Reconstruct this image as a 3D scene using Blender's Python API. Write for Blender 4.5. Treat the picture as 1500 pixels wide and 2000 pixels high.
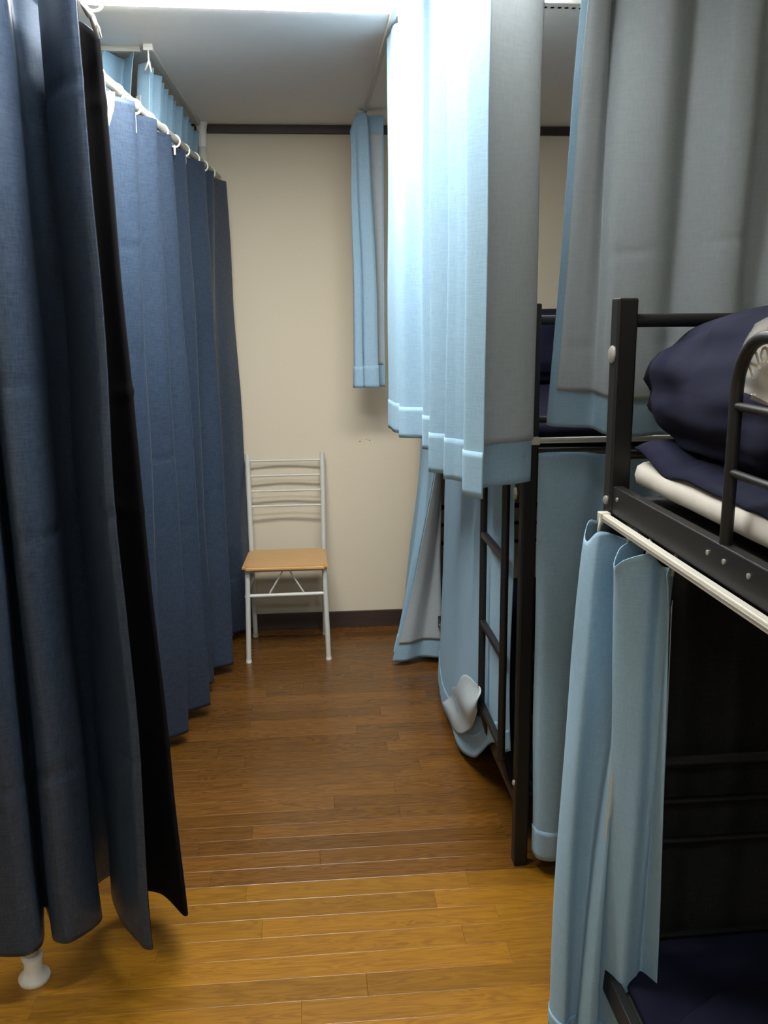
import bpy, bmesh, math, random
from math import sin, cos, pi, radians, atan2, sqrt, exp, floor
from mathutils import Vector, Matrix, noise as mnoise

for o in list(bpy.data.objects): bpy.data.objects.remove(o)
scene = bpy.context.scene
COL = scene.collection
rng = random.Random(7)

# ------------------------------------------------------------------ camera
F = 1750.0; CH = 1.5
PITCH, YAW, ROLL = radians(12.25), radians(4.8), radians(0.57)
fw = Vector((sin(YAW)*cos(PITCH), cos(YAW)*cos(PITCH), -sin(PITCH)))
rt0 = Vector((cos(YAW), -sin(YAW), 0)); up0 = rt0.cross(fw)
rt = cos(ROLL)*rt0 - sin(ROLL)*up0
up = sin(ROLL)*rt0 + cos(ROLL)*up0
cd = bpy.data.cameras.new('camera'); cam = bpy.data.objects.new('camera', cd); COL.objects.link(cam)
cam.matrix_world = Matrix(((rt.x, up.x, -fw.x, 0), (rt.y, up.y, -fw.y, 0), (rt.z, up.z, -fw.z, CH), (0, 0, 0, 1)))
cd.sensor_fit = 'VERTICAL'; cd.sensor_height = 24.0; cd.lens = 24.0*F/2000.0
cd.clip_start = 0.02
scene.camera = cam

def ray(x, y): return fw + (x-750)/F*rt - (y-1000)/F*up
C0 = Vector((0, 0, CH))
def onZ(x, y, z): d = ray(x, y); return C0 + d*((z-CH)/d.z)
def onY(x, y, Y): d = ray(x, y); return C0 + d*(Y/d.y)
def onX(x, y, X): d = ray(x, y); return C0 + d*(X/d.x)
def pz(x, y, z): p = onZ(x, y, z); return (p.x, p.y)

# ------------------------------------------------------------------ world, exposure
w = bpy.data.worlds.new('world'); scene.world = w; w.use_nodes = True
w.node_tree.nodes['Background'].inputs[0].default_value = (0.5, 0.55, 0.6, 1)
w.node_tree.nodes['Background'].inputs[1].default_value = 0.02
scene.view_settings.view_transform = 'Standard'
scene.view_settings.look = 'None'
scene.view_settings.gamma = 1.0
scene.view_settings.use_curve_mapping = False
scene.view_settings.exposure = 0.0
LAMP_MAIN, LAMP_NEAR, FILL_REAR = 50.0, 92.0, 24.0        # emission strength of two ceiling lamps and the added rear fill

# ------------------------------------------------------------------ materials
def mat(name, col, rough=0.6, metal=0.0, spec=0.5, sheen=0.0, coat=0.0):
    m = bpy.data.materials.new(name); m.use_nodes = True
    b = m.node_tree.nodes['Principled BSDF']
    b.inputs['Base Color'].default_value = (*col, 1)
    b.inputs['Roughness'].default_value = rough
    b.inputs['Metallic'].default_value = metal
    b.inputs['Specular IOR Level'].default_value = spec
    if sheen:
        b.inputs['Sheen Weight'].default_value = sheen
        b.inputs['Sheen Roughness'].default_value = 0.4
        b.inputs['Sheen Tint'].default_value = (*col, 1)
    if coat:
        b.inputs['Coat Weight'].default_value = coat; b.inputs['Coat Roughness'].default_value = 0.15
    return m

def N(m, t, **kw):
    n = m.node_tree.nodes.new(t)
    for k, v in kw.items(): setattr(n, k, v)
    return n
def L(m, a, b): m.node_tree.links.new(a, b)

def mottled(name, c1, c2, scale=8.0, rough=0.6, bump=0.0, spec=0.5, detail=4.0, stretch=(1, 1, 1), coat=0.0, metal=0.0):
    m = mat(name, c1, rough, metal, spec, coat=coat)
    b = m.node_tree.nodes['Principled BSDF']
    tc = N(m, 'ShaderNodeTexCoord'); mp = N(m, 'ShaderNodeMapping'); mp.inputs['Scale'].default_value = stretch
    L(m, tc.outputs['Object'], mp.inputs['Vector'])
    n = N(m, 'ShaderNodeTexNoise'); n.inputs['Scale'].default_value = scale; n.inputs['Detail'].default_value = detail
    L(m, mp.outputs[0], n.inputs['Vector'])
    r = N(m, 'ShaderNodeValToRGB'); r.color_ramp.elements[0].position = .3; r.color_ramp.elements[1].position = .7
    r.color_ramp.elements[0].color = (*c1, 1); r.color_ramp.elements[1].color = (*c2, 1)
    L(m, n.outputs['Fac'], r.inputs[0]); L(m, r.outputs[0], b.inputs['Base Color'])
    if bump:
        bp = N(m, 'ShaderNodeBump'); bp.inputs['Strength'].default_value = bump; bp.inputs['Distance'].default_value = .004
        L(m, n.outputs['Fac'], bp.inputs['Height']); L(m, bp.outputs[0], b.inputs['Normal'])
    return m

def fabric(name, c1, c2, rough=0.7, spec=0.3, sheen=0.3, slub=1.0, bump=0.25, translucent=0.0):
    """woven cloth: fine horizontal slubs and crossing threads laid out on the sheet's own metres (UV)"""
    m = mat(name, c1, rough, 0, spec, sheen)
    b = m.node_tree.nodes['Principled BSDF']
    uv = N(m, 'ShaderNodeTexCoord')
    def nz(sx, sy, sc):
        mp = N(m, 'ShaderNodeMapping'); mp.inputs['Scale'].default_value = (sx, sy, 1)
        L(m, uv.outputs['UV'], mp.inputs['Vector'])
        n = N(m, 'ShaderNodeTexNoise'); n.inputs['Scale'].default_value = sc; n.inputs['Detail'].default_value = 3
        L(m, mp.outputs[0], n.inputs['Vector']); return n
    a = nz(30, 420*slub, 1.0); c = nz(520*slub, 40, 1.0)
    mx = N(m, 'ShaderNodeMath', operation='ADD'); L(m, a.outputs['Fac'], mx.inputs[0]); L(m, c.outputs['Fac'], mx.inputs[1])
    r = N(m, 'ShaderNodeMapRange'); r.inputs['From Min'].default_value = .75; r.inputs['From Max'].default_value = 1.25
    L(m, mx.outputs[0], r.inputs['Value'])
    mix = N(m, 'ShaderNodeMix', data_type='RGBA'); mix.inputs[6].default_value = (*c1, 1); mix.inputs[7].default_value = (*c2, 1)
    L(m, r.outputs[0], mix.inputs[0]); L(m, mix.outputs[2], b.inputs['Base Color'])
    bp = N(m, 'ShaderNodeBump'); bp.inputs['Strength'].default_value = bump; bp.inputs['Distance'].default_value = .0008
    L(m, mx.outputs[0], bp.inputs['Height']); L(m, bp.outputs[0], b.inputs['Normal'])
    if translucent:
        t = N(m, 'ShaderNodeBsdfTranslucent'); L(m, mix.outputs[2], t.inputs['Color'])
        ms = N(m, 'ShaderNodeMixShader'); ms.inputs[0].default_value = translucent
        out = m.node_tree.nodes['Material Output']
        L(m, b.outputs[0], ms.inputs[1]); L(m, t.outputs[0], ms.inputs[2]); L(m, ms.outputs[0], out.inputs['Surface'])
    return m

def wood(name, dark, light, rough=0.3, grain=1.0):
    """strip flooring: grain along the strip, shifted and toned for each strip by its own random number"""
    m = mat(name, light, rough, 0, 0.5)
    b = m.node_tree.nodes['Principled BSDF']
    tc = N(m, 'ShaderNodeTexCoord'); oi = N(m, 'ShaderNodeObjectInfo')
    off = N(m, 'ShaderNodeVectorMath', operation='MULTIPLY_ADD')
    L(m, oi.outputs['Random'], off.inputs[0]); off.inputs[1].default_value = (37, 91, 13)
    L(m, tc.outputs['Object'], off.inputs[2])
    mp = N(m, 'ShaderNodeMapping'); mp.inputs['Scale'].default_value = (1.6*grain, 17*grain, 6)
    L(m, off.outputs[0], mp.inputs['Vector'])
    n = N(m, 'ShaderNodeTexNoise'); n.inputs['Scale'].default_value = 1.6; n.inputs['Detail'].default_value = 2.0; n.inputs['Distortion'].default_value = 1.2
    L(m, mp.outputs[0], n.inputs['Vector'])
    # cathedral rings out of the noise
    mul = N(m, 'ShaderNodeMath', operation='MULTIPLY'); mul.inputs[1].default_value = 9.0; L(m, n.outputs['Fac'], mul.inputs[0])
    fr = N(m, 'ShaderNodeMath', operation='PINGPONG'); fr.inputs[1].default_value = 0.5; L(m, mul.outputs[0], fr.inputs[0])
    mp2 = N(m, 'ShaderNodeMapping'); mp2.inputs['Scale'].default_value = (9, 260, 30); L(m, off.outputs[0], mp2.inputs['Vector'])
    n2 = N(m, 'ShaderNodeTexNoise'); n2.inputs['Scale'].default_value = 1.0; n2.inputs['Detail'].default_value = 3; L(m, mp2.outputs[0], n2.inputs['Vector'])
    ad = N(m, 'ShaderNodeMath', operation='ADD'); L(m, fr.outputs[0], ad.inputs[0]); L(m, n2.outputs['Fac'], ad.inputs[1])
    rp = N(m, 'ShaderNodeMapRange'); rp.inputs['From Min'].default_value = .45; rp.inputs['From Max'].default_value = .95; L(m, ad.outputs[0], rp.inputs['Value'])
    mix = N(m, 'ShaderNodeMix', data_type='RGBA'); mix.inputs[6].default_value = (*dark, 1); mix.inputs[7].default_value = (*light, 1)
    L(m, rp.outputs[0], mix.inputs[0])
    tone = N(m, 'ShaderNodeMapRange'); tone.inputs['To Min'].default_value = .78; tone.inputs['To Max'].default_value = 1.16
    L(m, oi.outputs['Random'], tone.inputs['Value'])
    sc = N(m, 'ShaderNodeVectorMath', operation='SCALE'); L(m, mix.outputs[2], sc.inputs[0]); L(m, tone.outputs[0], sc.inputs['Scale'])
    L(m, sc.outputs[0], b.inputs['Base Color'])
    bp = N(m, 'ShaderNodeBump'); bp.inputs['Strength'].default_value = .08; bp.inputs['Distance'].default_value = .001
    L(m, n2.outputs['Fac'], bp.inputs['Height']); L(m, bp.outputs[0], b.inputs['Normal'])
    return m

def emit(name, col, s):
    m = bpy.data.materials.new(name); m.use_nodes = True
    nt = m.node_tree; nt.nodes.remove(nt.nodes['Principled BSDF'])
    e = nt.nodes.new('ShaderNodeEmission'); e.inputs[0].default_value = (*col, 1); e.inputs[1].default_value = s
    nt.links.new(e.outputs[0], nt.nodes['Material Output'].inputs['Surface'])
    return m

M = dict(
    wall=mottled('wallpaper_cream', (.63, .565, .44), (.65, .585, .455), 220, .85, .06, .2, stretch=(1, 1, .5)),
    ceil=mottled('ceiling_board', (.80, .78, .76), (.82, .80, .78), 25, .8, .05, .3),
    trim=mottled('dark_trim_wood', (.035, .022, .018), (.05, .03, .024), 6, .45, .05, .4, stretch=(1, 8, 8)),
    slab=mat('floor_substrate', (.05, .028, .01), .7),
    plank_a=wood('strip_oak_near', (.195, .084, .006), (.29, .134, .010), .30),
    plank_b=wood('strip_oak_far', (.088, .036, .006), (.146, .062, .010), .26),
    navy=fabric('navy_satin_weave', (.019, .030, .052), (.042, .061, .095), .40, .6, .12, .55, .25),
    black=mat('blackout_lining', (.006, .006, .007), .9, 0, .1),
    seam=mat('pale_lining_edge', (.33, .33, .33), .85, 0, .2),
    blue=fabric('sky_blue_linen', (.235, .375, .49), (.285, .43, .545), .85, .15, .25, .9, .2),
    charcoal=fabric('dark_backing_cloth', (.018, .019, .019), (.026, .027, .026), .9, .1, .1, .5, .15),
    grey=fabric('grey_coated_lining', (.335, .39, .42), (.375, .43, .46), .6, .3, .1, .4, .05),
    metal=mat('black_painted_steel', (.008, .008, .008), .45, 0, .4),
    white=mat('white_plastic', (.78, .77, .72), .4),
    cream=mat('cream_enamel_rail', (.52, .50, .43), .4),
    chairm=mat('pale_grey_enamel_tube', (.56, .57, .53), .35, 0, .5),
    seat=mottled('beech_print_seat', (.50, .29, .115), (.55, .325, .13), 5, .33, 0, .5, stretch=(1, 12, 1)),
    bed=mottled('navy_bedding_cotton', (.006, .007, .019), (.010, .011, .028), 14, .9, .25, .15),
    futon=mottled('white_futon_cotton', (.46, .44, .39), (.52, .50, .45), 20, .9, .2, .2),
    bedbase=mat('steel_mesh_base', (.02, .02, .02), .6),
    zinc=mat('zinc_bolt', (.45, .44, .40), .35, .6),
)
M['navy'].node_tree.nodes['Principled BSDF'].inputs['Specular Tint'].default_value = (.66, .80, 1, 1)
M['lamp'] = emit('lamp_diffuser_lit', (1.0, .975, .93), LAMP_MAIN)
M['rear_fill'] = emit('rear_fill_diffuser_lit', (.90, .97, 1.0), FILL_REAR)
M['lamp2'] = emit('near_lamp_diffuser_lit', (1.0, .985, .95), LAMP_NEAR)

# ------------------------------------------------------------------ mesh helpers
def link(name, verts, faces, m, parent=None, smooth=False, uvs=None):
    me = bpy.data.meshes.new(name); me.from_pydata(verts, [], faces); me.update()
    if smooth:
        for p in me.polygons: p.use_smooth = True
    if uvs:
        l = me.uv_layers.new(name='UVMap')
        for lp in me.loops: l.data[lp.index].uv = uvs[lp.vertex_index]
    me.materials.append(m)
    o = bpy.data.objects.new(name, me); COL.objects.link(o)
    if parent: o.parent = parent
    return o

class MB:
    def __init__(s): s.v = []; s.f = []
    def add(s, v, f):
        k = len(s.v); s.v += [tuple(p) for p in v]; s.f += [tuple(i+k for i in q) for q in f]; return s
    def box(s, x0, x1, y0, y1, z0, z1, bev=0.0):
        if bev <= 0:
            v = [(x, y, z) for z in (z0, z1) for y in (y0, y1) for x in (x0, x1)]
            return s.add(v, [(0, 2, 3, 1), (4, 5, 7, 6), (0, 1, 5, 4), (2, 6, 7, 3), (0, 4, 6, 2), (1, 3, 7, 5)])
        bm = bmesh.new(); bmesh.ops.create_cube(bm, size=1)
        for q in bm.verts: q.co = Vector(((x0+x1)/2+q.co.x*(x1-x0), (y0+y1)/2+q.co.y*(y1-y0), (z0+z1)/2+q.co.z*(z1-z0)))
        bmesh.ops.bevel(bm, geom=bm.edges[:], offset=bev, segments=2, affect='EDGES', profile=.5)
        bm.verts.index_update()
        s.add([q.co.copy() for q in bm.verts], [[q.index for q in f.verts] for f in bm.faces]); bm.free(); return s
    def tube(s, pts, r, n=12, closed=False):
        P = [Vector(p) for p in pts]; K = len(P)
        rr = r if isinstance(r, (list, tuple)) else [r]*K
        T = []
        for i in range(K):
            a = P[(i-1) % K] if (closed or i > 0) else P[i]; b = P[(i+1) % K] if (closed or i < K-1) else P[i]
            T.append((b-a).normalized())
        u = T[0].orthogonal().normalized(); vs = []
        for i in range(K):
            if i:
                ax = T[i-1].cross(T[i])
                if ax.length > 1e-7: u = Matrix.Rotation(T[i-1].angle(T[i]), 3, ax.normalized()) @ u
            u = (u - T[i]*u.dot(T[i])).normalized(); v2 = T[i].cross(u)
            for k in range(n): vs.append(P[i] + rr[i]*(cos(2*pi*k/n)*u + sin(2*pi*k/n)*v2))
        fs = []
        for i in range(K if closed else K-1):
            j = (i+1) % K
            for k in range(n): k2 = (k+1) % n; fs.append((i*n+k, i*n+k2, j*n+k2, j*n+k))
        if not closed: fs += [tuple(range(n-1, -1, -1)), tuple((K-1)*n+k for k in range(n))]
        return s.add(vs, fs)
    def lathe(s, c, prof, n=20, axis='z'):
        vs = []; fs = []
        for r, z in prof:
            for k in range(n):
                a = 2*pi*k/n; x, y = r*cos(a), r*sin(a)
                p = (x, y, z) if axis == 'z' else ((z, x, y) if axis == 'x' else (x, z, y))
                vs.append((c[0]+p[0], c[1]+p[1], c[2]+p[2]))
        for i in range(len(prof)-1):
            for k in range(n): k2 = (k+1) % n; fs.append((i*n+k, i*n+k2, (i+1)*n+k2, (i+1)*n+k))
        fs += [tuple(range(n-1, -1, -1)), tuple((len(prof)-1)*n+k for k in range(n))]
        return s.add(vs, fs)
    def out(s, name, m, parent=None, smooth=False): return link(name, s.v, s.f, m, parent, smooth)

def tag(o, label, cat, group=None, kind=None):
    if label: o['label'] = label
    if cat: o['category'] = cat
    if group: o['group'] = group
    if kind: o['kind'] = kind
    return o
def thing(name, label, cat, loc=(0, 0, 0), group=None):
    o = bpy.data.objects.new(name, None); COL.objects.link(o); o.location = loc; o.empty_display_size = .1
    return tag(o, label, cat, group)
def struct(o): o['kind'] = 'structure'; return o
def autosmooth(o, ang=40):
    for p in o.data.polygons: p.use_smooth = True
    es = o.data.attributes.get('sharp_edge') or o.data.attributes.new('sharp_edge', 'BOOLEAN', 'EDGE')
    bm = bmesh.new(); bm.from_mesh(o.data); bm.edges.ensure_lookup_table()
    vals = [len(e.link_faces) == 2 and e.calc_face_angle(0) > radians(ang) for e in bm.edges]; bm.free()
    es.data.foreach_set('value', vals); return o

# ------------------------------------------------------------------ room shell
XL, XR, YN, YB, ZC = -1.55, 1.72, -1.3, 4.236, 2.33
floor = struct(MB().box(XL-.1, XR+.1, YN-.1, YB+.1, -.10, -.004).out('floor', M['slab']))
PW = .073; Y0 = 2.184
plank_mesh = {}
def plank(xa, xb, ya, m):
    lx = round((xb-xa)/.05)*.05
    key = (round(lx, 2), m)
    if key not in plank_mesh:
        plank_mesh[key] = MB().box(-lx/2, lx/2, -PW/2, PW/2, -.012, 0, .0011).out('plank', M[m], floor)
        o = plank_mesh[key]
    else:
        o = plank_mesh[key].copy(); COL.objects.link(o); o.parent = floor
    o.location = ((xa+xb)/2, ya+PW/2, 0)
k0 = int(math.floor((0.95-Y0)/PW)); k1 = int(math.ceil((YB-Y0)/PW))
for k in range(k0, k1):
    y = Y0+PW*k; x = XL + [0, -.35, -.6, -.2, -.5, -.75][k % 6] - rng.choice([0, .1, .05])
    while x < XR:
        ln = rng.choice([.9, .9, .75, .6])
        a, b = x, x+ln
        if b > XL+.05:
            a2 = max(a, XL); b2 = min(b, XR)
            if b2-a2 > .06: plank(a2+.0005, b2-.0005, y, 'plank_a' if k < 0 else 'plank_b')  # strips on the near side are paler and yellower than those beyond
        x = b
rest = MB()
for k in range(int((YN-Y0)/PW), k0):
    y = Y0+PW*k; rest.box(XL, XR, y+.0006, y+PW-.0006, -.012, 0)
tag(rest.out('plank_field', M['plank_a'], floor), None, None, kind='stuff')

struct(MB().box(XL-.1, XR+.1, YN-.1, YB+.1, ZC, ZC+.1).out('ceiling', M['ceil']))
wb = struct(MB().box(XL-.1, XR+.1, YB, YB+.1, 0, ZC).out('wall_back', M['wall']))
struct(MB().box(XL-.1, XL, YN-.1, YB, 0, ZC).out('wall_left', M['wall']))
struct(MB().box(XR, XR+.1, YN-.1, YB, 0, ZC).out('wall_right', M['wall']))
struct(MB().box(XL, XR, YN-.1, YN, 0, ZC).out('wall_front', M['wall']))
struct(MB().box(XL, XR, YB-.012, YB, 0, .082, .002).out('baseboard_back', M['trim']))
struct(MB().box(XL, XR, YB-.018, YB, ZC-.036, ZC, .002).out('trim_1', M['trim']))
# two little scuffs on the wallpaper under the short curtain
for (px, py, r) in ((703, 862, .003), (716, 858, .002), (722, 860, .0025)):
    p = onY(px, py, YB-.0008); MB().lathe((p.x, p.y, p.z), [(r, 0), (r*.6, .0008)], 8, 'y').out('scuff_mark', M['trim'], wb)

# ------------------------------------------------------------------ ceiling lamps
def ceiling_lamp(cx, cy, rot, lx, ly, em, label):
    t = thing('ceiling_lamp', label, 'ceiling lamp', (cx, cy, ZC)); t.rotation_euler.z = rot
    MB().box(-lx/2, lx/2, -ly/2, ly/2, -.006, .0, .001).out('diffuser', em, t)
    for s in (-1, 1):
        e = MB().box(lx/2 if s > 0 else -lx/2-.16, lx/2+.16 if s > 0 else -lx/2, -.055, .010, -.030, 0, .003).out('end_cover', M['white'], t)
    return t
# the lit lamp whose far edge crosses the top of the view
la = ceiling_lamp(.045, 2.560, radians(2.0), 1.19, .29, M['lamp'], 'long bright white lamp across the ceiling over the aisle')
for e in [c for c in la.children if c.name.startswith('end_cover')]:
    s = 1 if e.data.vertices[0].co.x > 0 else -1
    for i in range(7): MB().lathe((s*(.612+i*.0195), -.022, -.0312), [(.0052, 0), (.0052, .0016)], 10).out('vent_hole', M['black'], e)
lb = ceiling_lamp(.02, 1.69, 0, .84, .12, M['lamp2'], 'short white ceiling lamp just above the top of the frame')

ceiling_lamp(0, -.75, 0, 1.19, .29, M['rear_fill'], 'added fill lamp behind the camera, out of the frame')  # unseen fill lamp, added to brighten surfaces that face the camera

# ------------------------------------------------------------------ curtains
def cr(P, t):
    """Catmull-Rom through the control points, t in 0..1 by chord length"""
    n = len(P)
    d = [0]
    for i in range(n-1): d.append(d[-1] + max((Vector(P[i+1])-Vector(P[i])).length, 1e-4))
    return d
def spline(P, n, tens=0.5):
    P = [Vector(p) for p in P]; k = len(P)
    d = [0.0]
    for i in range(k-1): d.append(d[-1] + max((P[i+1]-P[i]).length**.7, 1e-3))
    out = []
    for s in range(n):
        x = d[-1]*s/(n-1); i = 0
        while i < k-2 and d[i+1] < x: i += 1
        t = (x-d[i])/(d[i+1]-d[i])
        p1, p2 = P[i], P[i+1]; p0 = P[i-1] if i > 0 else p1-(p2-p1); p3 = P[i+2] if i+2 < k else p2+(p2-p1)
        h = d[i+1]-d[i]; h0 = (d[i]-d[i-1]) if i > 0 else h; h2 = (d[i+2]-d[i+1]) if i+2 < k else h
        m1 = ((p2-p1)/h*h0 + (p1-p0)/h0*h)/(h+h0)*h*2*tens if True else 0
        m2 = ((p3-p2)/h2*h + (p2-p1)/h*h2)/(h+h2)*h*2*tens
        t2, t3 = t*t, t*t*t
        out.append((2*t3-3*t2+1)*p1 + (t3-2*t2+t)*m1 + (-2*t3+3*t2)*p2 + (t3-t2)*m2)
    return out

class Sheet:
    """ruled cloth between a top and a bottom plan line, control points (x,y) or (x,y,z)"""
    def __init__(s, top, bot, zt, zb, nu=160, nv=60, ease=1.0, wob=.004, seed=0, creases=(), tens=.45, pinch=0.0):
        fix = lambda q, z: Vector((q[0], q[1], q[2] if len(q) > 2 else z))
        T = spline([fix(q, zt) for q in top], nu, tens); B = spline([fix(q, zb) for q in bot], nu, tens)
        s.nu, s.nv = nu, nv
        ml = [0.0]
        for i in range(1, nu): ml.append(ml[-1] + ((B[i]-B[i-1]).length + (T[i]-T[i-1]).length)/2)
        s.ulen = ml
        cT = sum(T, Vector())/nu
        G = []
        for j in range(nv):
            v = j/(nv-1); e = v**ease; row = []
            for i in range(nu):
                p = T[i].lerp(B[i], e)
                p.z = T[i].z + (B[i].z-T[i].z)*v
                f = min(1, v*4)
                q = Vector((ml[i]*3.1+seed*7.3, p.z*1.4, seed*1.7))
                p.x += wob*f*mnoise.noise(q*1.6); p.y += wob*f*mnoise.noise(q*1.6+Vector((31, 7, 3)))
                row.append(p)
            G.append(row)
        s.G = G; s.normals()
        if creases:
            for j in range(nv):
                for i in range(nu):
                    a = 0
                    for (zc, amp, tilt) in creases:
                        zz = zc + tilt*ml[i] + .008*mnoise.noise(Vector((ml[i]*9, zc*5, seed)))
                        a += amp*exp(-((G[j][i].z-zz)/.009)**2)*max(0, .35+mnoise.noise(Vector((ml[i]*6, zc*9, seed+4))))
                    G[j][i] = G[j][i] + s.Nn[j][i]*a
            s.normals()
    def normals(s):
        G = s.G; s.Nn = []
        for j in range(s.nv):
            r = []
            for i in range(s.nu):
                du = G[j][min(i+1, s.nu-1)]-G[j][max(i-1, 0)]; dv = G[min(j+1, s.nv-1)][i]-G[max(j-1, 0)][i]
                n = du.cross(dv); r.append(n.normalized() if n.length > 1e-12 else Vector((0, -1, 0)))
            s.Nn.append(r)
    def mesh(s, name, m, parent, off=0.0, u0=0, u1=1, v0=0, v1=1, thick=.0015):
        """a layer of the sheet lying OFF metres along its normal; slightly solid"""
        i0, i1 = int(round(u0*(s.nu-1))), int(round(u1*(s.nu-1))); j0, j1 = int(round(v0*(s.nv-1))), int(round(v1*(s.nv-1)))
        vs = []; uv = []; fs = []; nx = i1-i0+1; ny = j1-j0+1
        ox, oy, oz = (parent.location if parent else (0, 0, 0))
        for j in range(j0, j1+1):
            for i in range(i0, i1+1):
                p = s.G[j][i] + s.Nn[j][i]*off; vs.append((p.x-ox, p.y-oy, p.z-oz)); uv.append((s.ulen[i], p.z))
        for j in range(ny-1):
            for i in range(nx-1): a = j*nx+i; fs.append((a, a+nx, a+nx+1, a+1))
        o = link(name, vs, fs, m, parent, True, uv)
        md = o.modifiers.new('cloth', 'SOLIDIFY'); md.thickness = thick; md.offset = 0
        return o

def curtain(name, label, sheet, face, lining, group=None, lin_side=-1, hem_h=.09, height=1.2, lu=(.02, .98), hooks=0, lv0=.03, gap=.0035, hemface=True):
    """drape with its lining on the far side of its normal and a doubled hem; the lining stops short of hem and side edges"""
    mid = sheet.G[-1][sheet.nu//2]; zlow = min(p.z for p in sheet.G[-1])
    t = thing(name, label, 'curtain', (mid.x, mid.y, zlow), group)
    sheet.mesh('drape', face, t)
    hv = 1-hem_h/height
    if lining: sheet.mesh('lining', lining, t, off=lin_side*gap, u0=lu[0], u1=lu[1], v0=lv0, v1=hv)
    if hemface: sheet.mesh('hem', face, t, off=-lin_side*.0022, v0=hv, v1=1)
    return t

def zigzag(p0, p1, n, amp, rag=.25, seed=1, phase=0, sharp=None):
    r = random.Random(seed); p0 = Vector(p0); p1 = Vector(p1); d = (p1-p0); L_ = d.length; d.normalize(); nn = Vector((d.y, -d.x))
    out = []
    K = 2*n+1
    for i in range(K):
        t = i/(K-1); s = 1 if (i+phase) % 2 else -1
        tt = t + (r.uniform(-rag, rag)*.5/K if 0 < i < K-1 else 0)
        q = p0 + d*L_*tt + nn*(s*amp*(1+r.uniform(-rag, rag)))
        out.append((q.x, q.y))
    return out

# --- near navy curtain, gathered at the left edge of the view ---------------------------------
zH = .125
hemN = [pz(-150, 1850, zH), pz(-90, 1870, zH), pz(-40, 1862, zH), pz(6, 1868, zH), pz(58, 1865, zH), pz(82, 1850, zH), pz(92, 1768, zH), pz(104, 1800, zH), pz(112, 1838, zH), pz(134, 1842, zH),
        pz(165, 1825, zH), pz(196, 1797, zH), (-.555, 2.045), (-.49, 2.10), (-.40, 2.075), pz(362, 1788, zH), (-.395, 1.995), (-.515, 2.025), pz(245, 1800, zH), pz(272, 1834, zH), pz(288, 1852, zH), pz(300, 1854, zH)]
cx = -.50
topN = []
for i, (x, y) in enumerate(hemN):
    k = .95
    topN.append((cx+(x-cx)*k-.018, 1.775+.006*(i % 2)) if i <= 5 else (cx+(x-cx)*k-.018, 1.90+(y-1.90)-.03))
topN[-1] = (-.400, 1.832); topN[-2] = (-.412, 1.834); topN[-3] = (-.432, 1.852); topN[-4] = (-.462, 1.900); topN[-7] = (-.393, 1.965); topN[-6] = (-.42, 1.985); topN[-5] = (-.505, 1.995)
topN = [(x, y, 2.25) for x, y in topN]
for k_, z_ in ((-1, 2.20), (-2, 2.20), (-3, 2.20), (-4, 2.17), (-5, 2.11), (-6, 2.075), (-7, 2.05), (-8, 2.06), (-9, 2.12), (-10, 2.20)): topN[k_] = (*topN[k_][:2], z_)
sN = Sheet(topN, hemN, 2.25, zH, 420, 150, 1.0, .010, 3, [(1.03, .007, .05), (1.40, .004, -.04), (.52, .004, .03), (1.86, .006, .05)], .42)
cN = curtain('navy_curtain', 'dark navy curtain gathered beside the camera, showing a black lining', sN, M['navy'], M['black'], lin_side=1, hem_h=.004, height=1.98, lu=(0, 1), lv0=.0, hemface=False)
# white pole behind it with its foot on the floor
pf = onZ(68, 1912, 0)
tp = thing('tension_pole', 'white pole with a flared foot under the near navy curtain', 'pole', (pf.x, pf.y, 0))
MB().lathe((0, 0, 0), [(.0155, .05), (.0155, ZC-.05)], 20).out('tube', M['cream'], tp, True)
autosmooth(MB().lathe((0, 0, 0), [(.034, 0), (.036, .006), (.035, .012), (.024, .022), (.021, .03), (.021, .055), (.024, .056), (.024, .064), (.0165, .066)], 24).out('foot', M['white'], tp))
autosmooth(MB().lathe((0, 0, 0), [(.0165, ZC-.066), (.024, ZC-.06), (.021, ZC-.03), (.035, ZC-.01), (.034, ZC)], 24).out('ceiling_cap', M['white'], tp))
# its rod, just above the frame, with rings
rodN = thing('curtain_rod', 'white rod above the near navy curtain with a ring at its end', 'curtain rod', (-.40, pf.y+.034, 2.27))
MB().tube([(-1.13, 0, 0), (.055, 0, 0)], .0125, 16).out('tube', M['cream'], rodN, True)
autosmooth(MB().lathe((.055, 0, 0), [(.013, -.006), (.017, 0), (.017, .012), (.008, .018)], 18, 'x').out('end_cap', M['white'], rodN))
MB().box(-.275, -.255, -.045, .004, -.018, .018, .003).out('clamp', M['white'], rodN)
def ring_mesh(R=.0185, r=.0034, n=28):
    return MB().tube([(R*cos(2*pi*i/n), 0, R*sin(2*pi*i/n)) for i in range(n)], r, 8, True)
def ring(parent, loc, rz, R=.0185):
    o = ring_mesh(R).out('ring', M['white'], parent, True); o.location = loc; o.rotation_euler.z = rz
    return o
rp = onY(181, 2, 1.9)
rg = ring(rodN, (rp.x+.40, rp.y-pf.y-.034, rp.z-2.27), .25, .0175)
# hook hanging from that ring down into the heading of the curtain
pp = [onY(176, 20, 1.9), onY(180, 34, 1.905), onY(186, 52, 1.92), onY(193, 74, 1.94)]
hk = MB().tube(pp, [.004, .006, .0065, .004], 10); hk.tube([onY(186, 40, 1.91), onY(193, 54, 1.915), onY(198, 74, 1.92)], .002, 8)
hk.tube([onY(158, 2, 1.88), onY(166, 14, 1.885), onY(176, 30, 1.9)], [.004, .006, .007], 10)
ho = hk.out('hook', M['white'], cN, True); ho.data.transform(Matrix.Translation(-cN.location))

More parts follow.
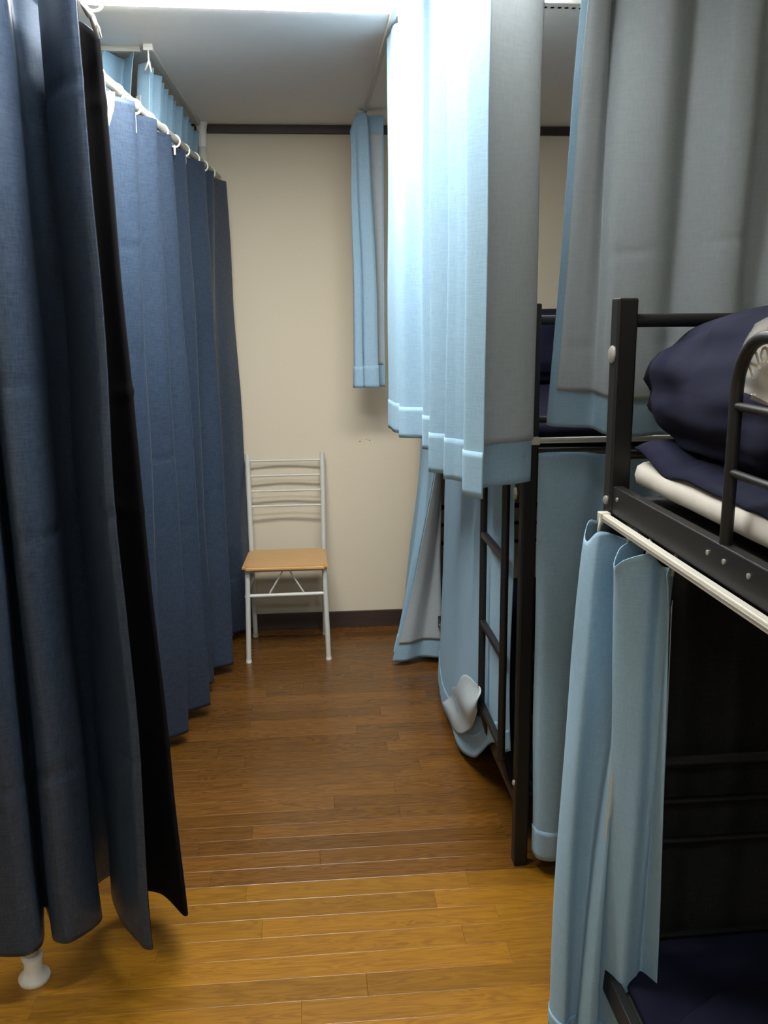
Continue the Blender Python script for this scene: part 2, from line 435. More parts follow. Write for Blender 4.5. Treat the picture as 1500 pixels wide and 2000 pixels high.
# --- far navy curtain along the aisle ---------------------------------------------------------
A0, A1 = Vector((-.505, 2.42)), Vector((-.362, 4.16))
dirA = (A1-A0).normalized()
topF = zigzag(A0, A1, 7, .028, .4, 5, 1)
botF = zigzag((-.565, 2.60), (-.365, 4.15), 7, .058, .55, 6, 1)
botF[-1] = (-.285, 4.19); botF[-2] = (-.315, 4.13); botF[-3] = (-.40, 4.05)
sF = Sheet(topF, botF, 2.085, .045, 420, 150, 1.0, .010, 8, [(1.04, .004, .03), (.72, .005, .06), (1.40, .003, .02), (.40, .004, -.04), (1.7, .003, 0)], .30)
cF = curtain('navy_curtain', 'navy curtain hanging in pleats along the aisle beside the chair', sF, M['navy'], M['black'], lin_side=1, hem_h=.06, height=2.04, lu=(.01, 1), lv0=.02, hemface=False)
sF.mesh('edge_binding', M['seam'], cF, off=.0, u0=0, u1=.004, v0=0, v1=1, thick=.006)
fp_ = onZ(394, 241, ZC)
rodF = thing('curtain_rod', 'white rod carrying the pleated navy curtain along the aisle', 'curtain rod', (A0.x, A0.y, 2.105))
re0 = Vector((pf.x+.03, pf.y+.02)); re1 = Vector((-.335, 4.19))
r0 = A0 - dirA*.13; r1 = A1 + dirA*.02
MB().tube([(r0.x-A0.x, r0.y-A0.y, 0), (r1.x-A0.x, r1.y-A0.y, 0)], .0125, 16).out('tube', M['cream'], rodF, True)
hq = -dirA*.10
MB().tube([(hq.x, hq.y, .01), (hq.x, hq.y, ZC-2.105)], .005, 10).out('hanger', M['white'], rodF, True)
hq = dirA*((A1-A0).length)
MB().tube([(hq.x, hq.y, 0), (fp_.x-A0.x, fp_.y-.02-A0.y, 0)], .007, 10).out('bracket', M['white'], rodF, True)
for i in range(10):
    q = A0 + (A1-A0)*(.03+.098*i) - A0
    ring(rodF, (q.x, q.y, -.006), .55+.2*sin(i*2.3), .0195)
for i in range(10):
    q = A0 + (A1-A0)*(.03+.098*i)
    h = MB().box(-.003, .003, -.006, .006, -.075 if i == 2 else -.05, -.018, .001).out('hook', M['white'], cF)
    h.location = Vector((q.x, q.y, 2.103)) - cF.location
# big white adjuster hook near the front of that curtain
ah = MB(); a0 = onY(206, 185, 2.52); 
hp = [onY(208, 178, 2.53), onY(224, 180, 2.53), onY(222, 212, 2.53), onY(213, 245, 2.53), onY(208, 245, 2.53), onY(205, 205, 2.53)]
ah.add([p+Vector((0, -.004, 0)) for p in hp]+[p+Vector((0, .004, 0)) for p in hp], [tuple(range(6)), tuple(range(11, 5, -1))]+[(i, i+6, (i+1) % 6+6, (i+1) % 6) for i in range(6)])
o = ah.out('adjuster_hook', M['white'], cF); o.data.transform(Matrix.Translation(-cF.location))
# far white pole
fp = onZ(394, 241, ZC)
tp2 = thing('tension_pole', 'white pole against the back wall behind the pleated navy curtain', 'pole', (fp.x, fp.y-.02, 0))
MB().lathe((0, 0, 0), [(.0185, .04), (.0185, ZC-.05)], 20).out('tube', M['white'], tp2, True)
autosmooth(MB().lathe((0, 0, 0), [(.034, 0), (.035, .01), (.024, .022), (.021, .05), (.0165, .055)], 24).out('foot', M['white'], tp2))
autosmooth(MB().lathe((0, 0, 0), [(.0187, ZC-.10), (.0195, ZC-.08), (.021, ZC-.03), (.024, ZC-.012), (.027, ZC-.006), (.027, ZC)], 24).out('ceiling_cap', M['white'], tp2))

# --- pale blue curtains by the ceiling behind the navy one --------------------------------------
def track(name, label, a, b, z, wdt=.022, h=.016, cap=True):
    a = Vector(a); b = Vector(b); d = b-a; t = thing(name, label, 'curtain track', (a.x, a.y, z)); t.rotation_euler.z = atan2(d.y, d.x)
    MB().box(0, d.length, -wdt/2, wdt/2, -h, 0, .0015).out('channel', M['cream'], t)
    if cap: MB().box(-.004, .016, -wdt/2-.004, wdt/2+.004, -h-.003, 0, .002).out('end_cap', M['white'], t)
    return t
track('curtain_track', 'short white ceiling track crossing above the three blue pleats', (-.488, 3.085), (-1.5, 3.06), ZC, cap=False)
track('curtain_track', 'white ceiling track running to the back wall above the blue pleats', (-.459, 3.05), (-.437, 4.20), ZC)
sP = Sheet(zigzag((-.480, 3.085), (-.462, 4.16), 12, .023, .3, 12, 1), zigzag((-.560, 3.10), (-.525, 4.15), 12, .023, .3, 13, 1), 2.29, .9, 380, 60, .75, .006, 14, (), .4)
cP = curtain('pleated_curtain', 'pale blue pleated curtain stepping back along the ceiling to the wall', sP, M['blue'], M['grey'], lin_side=1, height=1.39, lv0=.06)
sQ = Sheet(zigzag((-.86, 3.11), (-.505, 3.11), 4, .048, .3, 15, 1), zigzag((-.95, 3.15), (-.65, 3.15), 4, .048, .4, 16, 1), 2.312, .9, 260, 60, .8, .006, 17, (), .4)
cQ = curtain('pleated_curtain', 'pale blue curtain in three pleats under the short ceiling track', sQ, M['blue'], M['grey'], lin_side=1, height=1.4, lv0=.06)
gl = MB(); gp = Vector((-.459, 3.05, ZC-.018)); gl.tube([gp, gp+Vector((0, 0, -.03)), gp+Vector((-.014, .01, -.055))], .003, 8); gl.tube([gp+Vector((0, 0, -.028)), gp+Vector((.004, .012, -.06))], .003, 8)
o = gl.out('hook', M['white'], cP, True); o.data.transform(Matrix.Translation(-cP.location))

# --- ceiling track over the bunks and the big bright curtain ------------------------------------
track('curtain_track', 'long thin ceiling track above the bright blue curtain', (.268, 1.60), (.268, 3.93), ZC, .016, .012, False)
hemB = [(.262, 2.90), (.268, 2.852), (.28, 2.754), (.335, 2.74), (.345, 2.70), (.272, 2.645), (.285, 2.632), (.339, 2.612), (.39, 2.52), (.31, 2.405), (.312, 2.392), (.335, 2.375), (.40, 2.20), (.285, 2.045), (.279, 2.033), (.308, 2.004), (.38, 1.985),
        (.305, 1.945), (.300, 1.934), (.316, 1.924), (.334, 1.897), (.455, 1.905), (.478, 1.885), (.455, 1.862), (.36, 1.815), (.312, 1.765), (.308, 1.75), (.338, 1.703)]
topB = []
for i, (x, y) in enumerate(hemB):
    topB.append((.285+(x-.285)*.8, 1.70+(y-1.70)*1.0))
topB[21] = (.465, 1.90); topB[22] = (.482, 1.885); topB[23] = (.465, 1.868); topB[24] = (.37, 1.81)
topB[27] = (.345, 1.715)
sB = Sheet(topB, hemB, 2.312, 1.15, 420, 90, 1.0, .005, 21, (), .42)
cB = curtain('bright_curtain', 'large pale blue curtain glaring under the lamp, grey lining towards us', sB, M['blue'], M['grey'], lin_side=1, hem_h=.085, height=1.16, lu=(.01, .985))

# short curtain at the far end of the same track
hemS = [(.345, 3.99), (.285, 4.01), (.23, 4.0), (.203, 3.965), (.212, 3.945), (.246, 3.945), (.252, 3.955), (.256, 3.935), (.30, 3.925), (.316, 3.93)]
topS = [(.345, 3.93), (.30, 3.945), (.27, 3.95), (.25, 3.935), (.235, 3.925), (.205, 3.93, 2.25), (.235, 3.90), (.252, 3.90), (.268, 3.895), (.272, 3.905)]
midS = None
sS = Sheet(topS, hemS, 2.315, 1.20, 160, 70, .55, .006, 25, (), .4)
cS = curtain('short_curtain', 'narrow pale blue curtain hanging alone before the back wall', sS, M['blue'], M['grey'], lin_side=1, hem_h=.09, height=1.1, lu=(.02, .60), lv0=.06)

# --- bunk beds -------------------------------------------------------------------------------
def bunk(x0, ynear, yfar, label, ladder_y, guard_y, xw=.98):
    """steel bunk: aisle face at x0, posts at the four corners"""
    t = thing('bunk_bed', label, 'bunk bed', (x0, ynear, 0))
    PS = .038; Ln = yfar-ynear; HT = 1.53
    def P(mb, name, m='metal', par=None, sm=False): o = mb.out(name, M[m], par or t, False); return autosmooth(o) if sm else o
    posts = []
    for (x, y) in ((0, 0), (0, Ln-PS), (xw-PS, 0), (xw-PS, Ln-PS)):
        p = P(MB().box(x, x+PS, y, y+PS, 0, HT, .004), 'post'); posts.append(p)
        for z in (.245, 1.16):
            b = MB().lathe((x-.0005, y+PS/2, z), [(.0085, .003), (.0085, -.002), (.004, -.005)], 14, 'x') if x == 0 else MB().lathe((x+PS+.0005, y+PS/2, z), [(.0085, -.003), (.0085, .002), (.004, .005)], 14, 'x')
            P(b, 'bolt_cap', 'zinc', p, True)
        if x == 0 and y > 0:
            b = MB().lathe((-.001, y+PS/2, 1.43), [(.016, .002), (.016, -.001), (.012, -.004)], 16, 'x')
            P(b, 'joint_plate', 'zinc', p, True)
    # side rails: angle profiles for both levels, both sides
    for zt in (1.19, .225):
        for x in (0, xw-.028):
            r = P(MB().box(x+.004, x+.024, PS, Ln-PS, zt-.053, zt, .002), 'side_rail')
            s = -1 if x == 0 else 1
            xx = x+.004 if x == 0 else x+.024
            for y in (PS+.03, Ln-PS-.03, guard_y-ynear-.02, guard_y-ynear+.03, guard_y-ynear-.09):
                P(MB().lathe((xx, y, zt-.02), [(.004, 0), (.004, s*.002), (.002, s*.003)], 10, 'x'), 'rivet', 'zinc', r, True)
        P(MB().box(.026, xw-.026, PS, Ln-PS, zt-.03, zt-.022), 'bed_base', 'bedbase')
    # end frames: cross bars
    for y in (PS/2, Ln-PS/2):
        for z in (1.49, 1.245, .612, .525, .435, .21):
            rr = .0125 if z in (1.49, .612) else .0085
            P(MB().tube([(PS*.5, y, z), (xw-PS*.5, y, z)], rr, 12), 'cross_bar', sm=True)
    # guard rails: bent tube with two inner bars, aisle side and wall side
    for xg in (.014, xw-.014):
        g0, g1 = (.10, guard_y-ynear) if guard_y < yfar else (guard_y-ynear, Ln-.1)
        zb, ztop, R = 1.14, 1.472, .07
        pts = [(xg, g1, zb)] + [(xg, g1-R+R*cos(a), ztop-R+R*sin(a)) for a in [i*pi/12 for i in range(0, 7)]] + [(xg, g0+R-R*sin(a), ztop-R+R*cos(a)) for a in [i*pi/12 for i in range(0, 7)]] + [(xg, g0, zb)]
        gr = P(MB().tube(pts, .0088, 14), 'guard_rail', sm=True)
        for z in (1.38, 1.29): P(MB().tube([(xg, g0, z), (xg, g1, z)], .006, 10), 'guard_bar', 'metal', gr, True)
    # ladder on the aisle face
    ld = None
    ux = -.030
    for i, y in enumerate((ladder_y-ynear, ladder_y-ynear+.29)):
        o = P(MB().tube([(ux, y, .30), (ux, y, 1.20), (ux+.02, y, 1.23), (.02, y, 1.23)], .0108, 14), 'ladder_upright', sm=True)
        P(MB().tube([(ux, y, .315), (-.01, y, .24), (.006, y, .21)], .008, 10), 'ladder_bracket', 'metal', o, True)
        P(MB().lathe((ux, y, .296), [(.0135, 0), (.0135, .012)], 12), 'rubber_end', 'metal', o, True)
    for z in (.335, .60, .872, 1.14):
        P(MB().box(ux-.009, ux+.009, ladder_y-ynear, ladder_y-ynear+.29, z-.009, z+.009, .003), 'ladder_rung')
    return t
b1 = bunk(.556, -.36, 1.632, 'nearest black steel bunk bed on the right, crumpled bedding on top', -.30, 1.155)
b2 = bunk(.538, 2.195, 4.165, 'farther black steel bunk bed behind the hanging curtains, ladder on its side', 2.25, 3.60)
# pale plates beside the ladder of the farther bunk
for (px, py, r, X, hexa) in ((1003, 963, .017, .533, 6), (1012, 908, .010, .536, 14)):
    q = onX(px, py, X); o = autosmooth(MB().lathe((q.x-.538, q.y-2.195, q.z), [(r, .006), (r, -.001), (r*.8, -.003)], hexa, 'x').out('bolt_cap', M['cream'], b2))

# --- curtain rails on the bunks ------------------------------------------------------------------
def rail(label, a, b):
    a = Vector(a); b = Vector(b); d = b-a; t = thing('curtain_rail', label, 'curtain rail', a); t.rotation_euler.z = atan2(d.y, d.x)
    ln = d.length
    MB().box(0, ln, -.007, .007, -.007, .007, .002).out('channel', M['cream'], t)
    MB().box(.002, ln-.002, -.0085, -.0065, -.0012, .0012).out('groove', M['zinc'], t)
    MB().box(-.004, .018, -.010, .010, -.010, .009, .002).out('end_cap', M['cream'], t)
    return t
rail('white curtain rail under the upper side rail of the nearest bunk', (.548, 1.605, 1.131), (.548, -.30, 1.131))
rail('white curtain rail across the end of the farther bunk', (.556, 2.182, 1.196), (1.50, 2.182, 1.196))
rail('white curtain rail along the aisle side of the farther bunk', (.540, 4.10, 1.128), (.540, 2.30, 1.128))

# --- curtain on the nearest bunk's lower berth -----------------------------------------------------
zt = 1.10
top1 = [(.575, 1.665), (.535, 1.64), (.515, 1.605), (.512, 1.575), (.522, 1.545), (.575, 1.555), (.607, 1.545), (.590, 1.50), (.530, 1.455), (.510, 1.425), (.520, 1.400), (.555, 1.385), (.585, 1.400), (.592, 1.375), (.575, 1.340), (.560, 1.325)]
bot1 = [(.500, 1.62), (.480, 1.60), (.466, 1.575), (.470, 1.545), (.482, 1.525), (.502, 1.545), (.520, 1.55), (.513, 1.52), (.528, 1.49), (.548, 1.495), (.560, 1.53), (.578, 1.505), (.590, 1.47), (.615, 1.485), (.632, 1.505), (.655, 1.470)]
top1 = [(x, y, zt + .016*sin(i*1.9)) for i, (x, y) in enumerate(top1)]
s1 = Sheet(top1, bot1, zt, .055, 260, 110, .62, .009, 31, (), .5)
c1 = curtain('berth_curtain', 'pale blue curtain bunched at the foot of the nearest lower berth', s1, M['blue'], M['grey'], lin_side=1, hem_h=.04, height=1.05, lv0=.07)
for (px, py) in ((1170, 1030), (1228, 1042), (1265, 1078), (1316, 1100)):
    q = onZ(px, py, 1.112); o = MB().tube([q+Vector((.004, 0, .022)), q, q+Vector((0, .004, -.022))], .0032, 8).out('hook', M['cream'], c1, True); o.data.transform(Matrix.Translation(-c1.location))

# --- curtain across the end of the farther bunk, lower berth ---------------------------------------
top2 = []; bot2 = []
for i in range(8):
    x = .574+.056*i
    top2.append((x, 2.172+(.012 if i % 2 else -.012), 1.170-.012*(.5+.5*cos(i*pi/1.5))))
    bot2.append((.578+.056*i, 2.165+(.016 if i % 2 else -.012)*(1.4 if i < 5 else .8)))
bot2[0] = (.586, 2.19); bot2[1] = (.592, 2.155); bot2[2] = (.625, 2.138); bot2[3] = (.70, 2.165)
top2[0] = (.572, 2.176, 1.165); top2[1] = (.588, 2.166, 1.168)
s2 = Sheet(top2, bot2, 1.17, .05, 260, 80, .9, .006, 35, (), .5)
c2 = curtain('berth_curtain', 'broad pale blue curtain closing the end of the farther lower berth', s2, M['blue'], M['grey'], lin_side=1, height=1.12, lv0=.07)

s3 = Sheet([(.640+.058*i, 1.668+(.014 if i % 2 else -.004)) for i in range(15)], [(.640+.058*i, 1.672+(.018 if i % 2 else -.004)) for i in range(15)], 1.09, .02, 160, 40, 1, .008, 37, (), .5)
c3 = curtain('dark_backing', 'added very dark sheet behind the bars of the nearest lower berth', s3, M['charcoal'], None, height=1.07)  # sheet added so the berth end stays nearly black
# --- lined curtain above it (we see the grey lining) -------------------------------------------------
tU = []; bU = []
xsT = [.640, .655, .690, .715, .735, .790, .830, .865, .905, .945, .985, 1.03, 1.08, 1.13, 1.19, 1.25, 1.31, 1.37, 1.43]
ysT = [2.135, 2.110, 2.125, 2.175, 2.150, 2.125, 2.120, 2.135, 2.165, 2.150, 2.115, 2.110, 2.165, 2.155, 2.115, 2.12, 2.16, 2.15, 2.115]
for i, (x, y) in enumerate(zip(xsT, ysT)):
    y = 2.14+(y-2.14)*1.45; tU.append((x, y)); bU.append((x-.065+.04*min(1, i/9), 2.13+(y-2.14)*.55))
bU[0] = (.580, 2.125); bU[1] = (.592, 2.112); bU[2] = (.64, 2.11); bU[3] = (.685, 2.115); bU[4] = (.703, 2.09); bU[5] = (.74, 2.10)
bU = [(x, y, z) for (x, y), z in zip(bU, [1.242, 1.240, 1.236, 1.232, 1.222, 1.215]+[1.21]*13)]
sU = Sheet(tU, bU, 2.30, 1.24, 300, 110, .8, .006, 41, [(1.62, .004, .10), (1.42, .003, .05)], .5)
cU = curtain('lined_curtain', 'tall grey-lined curtain with a blue border, hanging above the berth curtain at right', sU, M['blue'], M['grey'], lin_side=-1, hem_h=.085, height=1.06, lu=(.030, .985), lv0=.02)
track('curtain_track', 'ceiling track of the grey-lined curtain at upper right', (.62, 2.14), (1.50, 2.14), ZC)

# --- farther bunk: aisle curtains of the lower berth -----------------------------------------------
topD = [(.535, 2.265), (.512, 2.30), (.535, 2.36), (.510, 2.45), (.535, 2.56), (.512, 2.68), (.534, 2.80), (.512, 2.93), (.534, 3.05), (.515, 3.17), (.535, 3.28), (.525, 3.33)]
botD = [(.528, 2.255, .32), (.518, 2.31, .29), (.535, 2.40, .27), (.528, 2.50, .22), (.525, 2.60, .14), (.515, 2.70, .07), (.497, 2.80, .035), (.488, 2.92, .03), (.490, 3.06, .03), (.488, 3.22, .04), (.495, 3.38, .06), (.510, 3.47, .08)]
sD = Sheet(topD, botD, 1.115, .05, 220, 90, 1.2, .012, 51, (), .5)
cD = curtain('berth_curtain', 'pale blue curtain behind the black ladder, its lower corner turned up', sD, M['blue'], M['grey'], lin_side=-1, height=1.08, lv0=.07)
# the turned-up corner showing the lining
lowE = spline([onX(px, py, .488) for px, py in ((870, 1378), (880, 1412), (902, 1434), (920, 1420), (932, 1392))], 40)
midE = spline([onX(px, py, .472) for px, py in ((868, 1372), (878, 1384), (898, 1396), (916, 1380), (932, 1350))], 40)
upE = spline([onX(px, py, .500) for px, py in ((874, 1364), (885, 1342), (899, 1324), (916, 1320), (932, 1338))], 40)
vs = []; fs = []; uv = []; nu, nv = 40, 24
for j in range(nv):
    v = j/(nv-1)
    for i in range(nu):
        u = i/(nu-1)
        p = lowE[i]*(1-v)**2 + midE[i]*2*v*(1-v) + upE[i]*v*v
        p = p + Vector((-.012*sin(u*8+v*4)*sin(pi*v), 0, .004*sin(u*13)))
        vs.append(tuple(p-cD.location)); uv.append((u*.4, v*.25))
for j in range(nv-1):
    for i in range(nu-1): a = j*nu+i; fs.append((a, a+1, a+nu+1, a+nu))
o = link('turned_up_corner', vs, fs, M['grey'], cD, True, uv); md = o.modifiers.new('cloth', 'SOLIDIFY'); md.thickness = .003
# far half of the same berth's curtain, drawn to the wall
topE = [(.535, 4.12), (.515, 4.05), (.540, 3.97), (.515, 3.90), (.535, 3.82), (.518, 3.74), (.540, 3.70), (.556, 3.67), (.560, 3.645), (.552, 3.625), (.540, 3.605), (.530, 3.59)]
botE = [(.47, 4.10, .03), (.42, 4.02, .03), (.44, 3.94, .03), (.385, 3.88, .03), (.395, 3.83, .03), (.350, 3.775, .03), (.42, 3.79, .03), (.55, 3.75, .03), (.565, 3.70, .03), (.47, 3.715, .03), (.40, 3.685, .025), (.338, 3.695, .02)]
sE = Sheet(topE, botE, 1.115, .03, 200, 90, 1.5, .014, 55, (), .45)
cE = curtain('berth_curtain', 'pale blue curtain drawn open near the back wall, flaring onto the floor', sE, M['blue'], M['grey'], lin_side=1, height=1.09, lu=(.02, .985), lv0=.05)

# --- chair ---------------------------------------------------------------------------------------
ch = thing('dining_chair', 'pale metal chair with a tan wooden seat by the back wall', 'chair', (-.115, 3.965, 0))
def ct(pts, r, name, par=None, m='chairm', n=14):
    q = [Vector(p)-Vector((-.115, 3.965, 0)) for p in pts]; o = MB().tube(q, r, n).out(name, M[m], par or ch); return autosmooth(o)
for s, xa, xb in ((-1, -.292, -.292), (1, .064, .062)):
    l = ct([(xa, 3.806, .004), (xb+(.010 if s < 0 else -.008), 3.812, .425)], .0115, 'front_leg')
    MB().lathe((xa+.115, 3.806-3.965, 0), [(.0125, 0), (.013, .004), (.0125, .014)], 14).out('foot_cap', M['white'], l)
    xt, xm, xf = (-.287, -.281, -.280) if s < 0 else (.062, .058, .055)
    l = ct([(xf, 4.136, .004), (xm, 4.105, .42), (xm, 4.110, .47), (xt, 4.188, .882)], .0115, 'rear_leg')
    MB().lathe((xf+.115, 4.136-3.965, 0), [(.0125, 0), (.013, .004), (.0125, .014)], 14).out('foot_cap', M['white'], l)
    ct([(xb, 3.81, .306), (xm, 4.112, .306)], .007, 'side_stretcher')
    ct([(xb, 3.86, .312), (xb*.98, 3.94, .42)], .004, 'side_brace')
    ct([(xm*.99, 3.815, .424), (xm, 4.105, .424)], .009, 'seat_frame_bar')
for z in (.850, .781, .711, .641):
    yy = 4.110+(4.188-4.110)*(z-.47)/(.882-.47)
    n = 12; ct([(-.285+.346*i/n, yy+.016*sin(pi*i/n), z-.003*sin(pi*i/n)) for i in range(n+1)], .0050, 'back_bar', None, 'chairm', 10)
ct([(-.285, 3.81, .308), (.060, 3.81, .310)], .008, 'front_stretcher')
for a, b in (((-.192, 3.81, .312), (-.130, 3.81, .415)), ((-.036, 3.81, .312), (-.097, 3.81, .415))): ct([a, b], .0035, 'front_brace')
ct([(-.280, 3.813, .424), (.055, 3.813, .424)], .009, 'seat_frame_bar'); ct([(-.280, 4.10, .424), (.056, 4.10, .424)], .009, 'seat_frame_bar')
bm = bmesh.new()
cor = [(-.305, 3.775), (.071, 3.768), (.067, 4.085), (-.291, 4.090)]
vb = [bm.verts.new((x+.115, y-3.965, .428)) for x, y in cor]; vt = [bm.verts.new((x+.115, y-3.965, .447)) for x, y in cor]
bm.faces.new(vb[::-1]); bm.faces.new(vt)
for i in range(4): bm.faces.new((vb[i], vb[(i+1) % 4], vt[(i+1) % 4], vt[i]))
ve = [e for e in bm.edges if abs(e.verts[0].co.z-e.verts[1].co.z) > .01]
bmesh.ops.bevel(bm, geom=ve, offset=.018, segments=5, affect='EDGES')
he = [e for e in bm.edges if abs(e.verts[0].co.z-e.verts[1].co.z) < 1e-5 and not (len(e.link_faces) == 2 and all(abs(f.normal.z) < .5 for f in e.link_faces)) and any(abs(f.normal.z) < .5 for f in e.link_faces)]
bmesh.ops.bevel(bm, geom=he, offset=.006, segments=3, affect='EDGES')
me = bpy.data.meshes.new('seat'); bm.to_mesh(me); bm.free(); me.materials.append(M['seat'])
so = bpy.data.objects.new('seat', me); COL.objects.link(so); so.parent = ch; autosmooth(so, 35)

# --- bedding -------------------------------------------------------------------------------------
def mattress(name, label, x0, x1, y0, y1, z0, h, m, wav=.008, seed=0, cat='mattress'):
    t = MB(); nx, ny = 14, 60
    bm = bmesh.new(); bmesh.ops.create_cube(bm, size=1)
    bmesh.ops.subdivide_edges(bm, edges=bm.edges[:], cuts=1)
    bmesh.ops.scale(bm, vec=(x1-x0, y1-y0, h), verts=bm.verts[:])
    bmesh.ops.translate(bm, vec=(0, 0, h/2), verts=bm.verts[:])
    me = bpy.data.meshes.new(name); bm.to_mesh(me); bm.free()
    # dense rounded slab
    vs = []; fs = []; K = 26; J = 90
    for j in range(J+1):
        y = y0+(y1-y0)*j/J
        for k in range(K):
            a = 2*pi*k/K; c_, s_ = cos(a), sin(a)
            px = (abs(c_)**.28)*(1 if c_ > 0 else -1); pz_ = (abs(s_)**.55)*(1 if s_ > 0 else -1)
            e = 1-max(0, (abs(j/J-.5)*2-.985)/.015)*.35
            x = (x0+x1)/2+px*(x1-x0)/2*e; z = z0+h/2+pz_*h/2*e
            wv = wav*mnoise.noise(Vector((x*4, y*7, z*9+seed)))
            z += wv*(1 if pz_ > 0 else .0)
            x += wav*1.2*mnoise.noise(Vector((y*6, seed+3, z*5)))*(1 if abs(px) > .6 else 0)
            vs.append((x, y, z))
    for j in range(J):
        for k in range(K): k2 = (k+1) % K; fs.append((j*K+k, (j+1)*K+k, (j+1)*K+k2, j*K+k2))
    fs += [tuple(range(K)), tuple(J*K+k for k in range(K-1, -1, -1))]
    bpy.data.meshes.remove(me)
    o = link(name, vs, fs, m, None, True); return tag(o, label, cat)

def cloth_top(name, label, x0, x1, y0, y1, hf, m, cat, nx=90, ny=90, th=.01):
    vs = []; fs = []
    for j in range(ny):
        for i in range(nx):
            u, v = i/(nx-1), j/(ny-1); x = x0+(x1-x0)*u; y = y0+(y1-y0)*v
            vs.append(hf(x, y, u, v))
    for j in range(ny-1):
        for i in range(nx-1): a = j*nx+i; fs.append((a, a+1, a+nx+1, a+nx))
    o = link(name, vs, fs, m, None, True); md = o.modifiers.new('cloth', 'SOLIDIFY'); md.thickness = th; md.offset = -1
    return tag(o, label, cat)

mattress('futon_mattress', 'thin white futon mattress on the nearest upper bunk', .590, 1.500, -.31, 1.585, 1.183, .066, M['futon'], .009, 1)
mattress('futon_mattress', 'thin futon mattress in the nearest lower berth', .590, 1.500, -.31, 1.585, .194, .042, M['bed'], .005, 2)
mattress('futon_mattress', 'futon mattress on the farther upper bunk', .590, 1.500, 2.245, 4.115, 1.170, .058, M['bed'], .006, 3)
mattress('futon_mattress', 'futon mattress in the farther lower berth', .590, 1.500, 2.245, 4.115, .206, .058, M['bed'], .006, 4)

def sheet1(x, y, u, v):
    edge = max(0, 1-u/.06)
    n = mnoise.noise(Vector((x*9, y*9, 2)))*.010+mnoise.noise(Vector((x*24, y*30, 5)))*.004
    droop = .030*edge**1.5*(.72+.8*mnoise.noise(Vector((y*5, 1, 8))))
    fold = .05*max(0, (v-.93)/.07)
    return (x-.004*edge, y, 1.261+n*(1-edge*.5)-droop+fold*.4)
cloth_top('bed_sheet', 'rumpled navy sheet over the white futon of the nearest bunk', .596, 1.48, -.28, 1.575, sheet1, M['bed'], 'sheet', 60, 150, .006)

def duvet(name, label, cx_, cy_, sx, sy, z0, hgt, seed, taper=0.0, m=None, lean=0.0):
    """crumpled folded duvet: rounded heap with soft folds"""
    vs = []; fs = []; A, B = 120, 60
    for j in range(B+1):
        ph = -pi/2+pi*j/B
        for i in range(A):
            th = 2*pi*i/A
            c_, s_ = cos(th), sin(th); cp, sp_ = cos(ph), sin(ph)
            e = .52; ex = .72 if sin(ph) > 0 else .25
            f = lambda q, e_: (abs(q)**e_)*(1 if q >= 0 else -1)
            d = Vector((f(cp, ex)*f(c_, e), f(cp, ex)*f(s_, e), f(sp_, .8)))
            q = Vector((d.x*2+seed, d.y*2, d.z*2))
            n = .07*mnoise.noise(q*.8)+.035*mnoise.noise(q*1.7)+.012*mnoise.noise(q*3.6)
            rid = 1-abs(mnoise.noise(Vector((d.x*1.5+seed*3, d.y*1.7, d.z*2.6))))*2.2
            n += .018*max(0, rid)**2*max(0, .6-d.z)
            k = 1+n
            x = cx_+d.x*sx*k; y = cy_+d.y*sy*k+lean*d.z; z = z0+hgt*.5+d.z*hgt*.5*k; z = z0+(z-z0)*(1-taper*max(0, d.y)**2)
            vs.append((x, y, max(z, z0)))
    for j in range(B):
        for i in range(A): i2 = (i+1) % A; fs.append((j*A+i, j*A+i2, (j+1)*A+i2, (j+1)*A+i))
    o = link(name, vs, fs, m or M['bed'], None, True); return tag(o, label, 'duvet')
duvet('duvet', 'dark navy duvet heaped on the nearest upper bunk', 1.100, 1.385, .485, .375, 1.243, .292, 3, .10)
duvet('duvet', 'dark navy duvet heaped on the farther upper bunk', 1.06, 3.80, .38, .26, 1.225, .30, 9)
duvet('duvet', 'dim navy duvet lying in the nearest lower berth', 1.02, 1.10, .40, .33, .225, .035, 15)

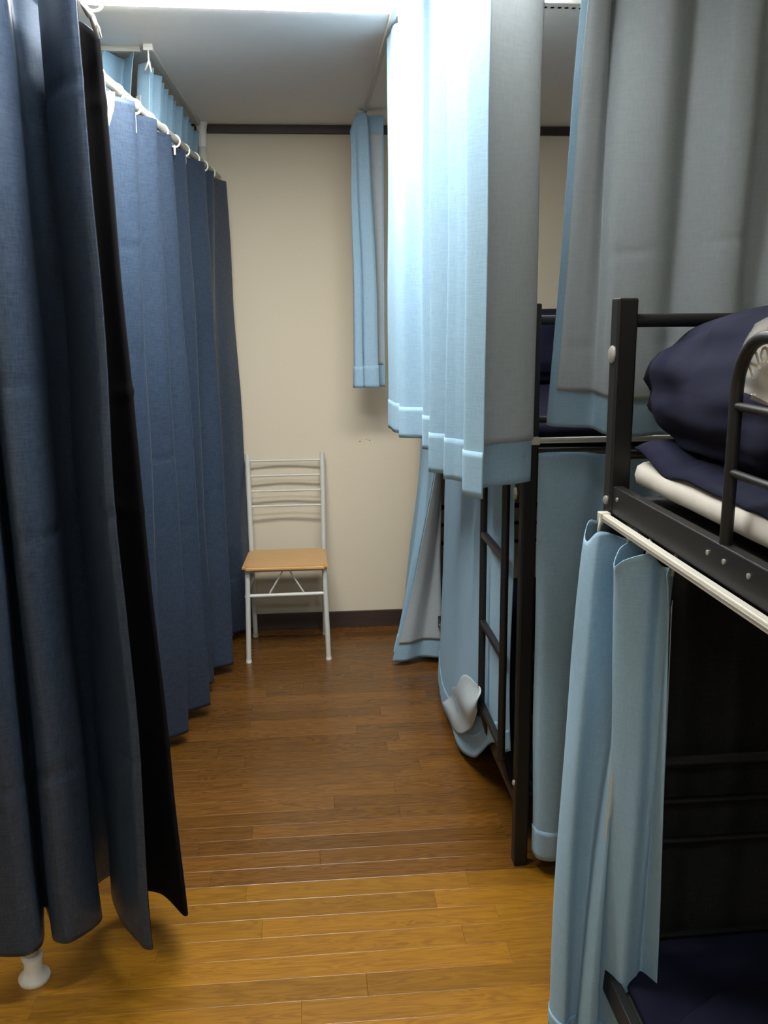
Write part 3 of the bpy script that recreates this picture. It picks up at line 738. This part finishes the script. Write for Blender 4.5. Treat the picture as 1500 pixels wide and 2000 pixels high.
# clear plastic bag with pale letters, hanging inside the guard rail
def plastic(name, rough=.08):
    m = bpy.data.materials.new(name); m.use_nodes = True; b = m.node_tree.nodes['Principled BSDF']
    b.inputs['Base Color'].default_value = (.80, .78, .70, 1); b.inputs['Roughness'].default_value = rough
    b.inputs['Transmission Weight'].default_value = .55; b.inputs['IOR'].default_value = 1.3; b.inputs['Alpha'].default_value = .45
    return m
bag = thing('plastic_bag', 'clear plastic bag with pale lettering behind the guard rail', 'bag', (.615, 1.10, 1.25))
vs = []; fs = []; uv = []; nu, nv = 40, 32
for j in range(nv):
    for i in range(nu):
        u, v = i/(nu-1), j/(nv-1)
        y = 1.232-.36*u; z = 1.385+.10*v+.012*sin(u*7)
        x = .590+.02*(v-.3)**2+.02*(1-sin(pi*min(1, u*3.2+.12)/2))-.005*sin(u*9+v*3)+.004*mnoise.noise(Vector((u*7, v*7, 2)))
        vs.append((x-.615, y-1.10-.03*v, z-1.25-.02*max(0, u-.15)*3*max(0, .5-v)))
for j in range(nv-1):
    for i in range(nu-1): a = j*nu+i; fs.append((a, a+nu, a+nu+1, a+1))
o = link('film', vs, fs, plastic('clear_film'), bag, True); md = o.modifiers.new('film', 'SOLIDIFY'); md.thickness = .004
ct_ = MB()
ct_.add([(-.006, .095, .135), (-.006, -.28, .10), (-.006, -.28, .185), (-.006, .06, .195), (.01, .095, .135), (.01, -.28, .10), (.01, -.28, .185), (.01, .06, .195)], [(0, 1, 2, 3), (7, 6, 5, 4), (0, 4, 5, 1), (1, 5, 6, 2), (2, 6, 7, 3), (3, 7, 4, 0)])
ct_.out('contents', mottled('folded_cloth_brown', (.04, .03, .02), (.16, .14, .10), 18, .8), bag)
fc = bpy.data.curves.new('lettering', 'FONT'); fc.body = 'No'; fc.size = .042; fc.extrude = .0006
fo = bpy.data.objects.new('lettering_source', fc); COL.objects.link(fo)
dg = bpy.context.evaluated_depsgraph_get(); lm = bpy.data.meshes.new_from_object(fo.evaluated_get(dg)); bpy.data.objects.remove(fo)
lm.materials.clear(); lm.materials.append(mat('pale_print', (.62, .60, .50), .5))
lo = bpy.data.objects.new('lettering', lm); COL.objects.link(lo); lo.parent = bag
lo.rotation_euler = (radians(90+0), radians(-40), radians(-90))
q = onX(1468, 745, .578); lo.location = q-Vector((.615, 1.10, 1.25))
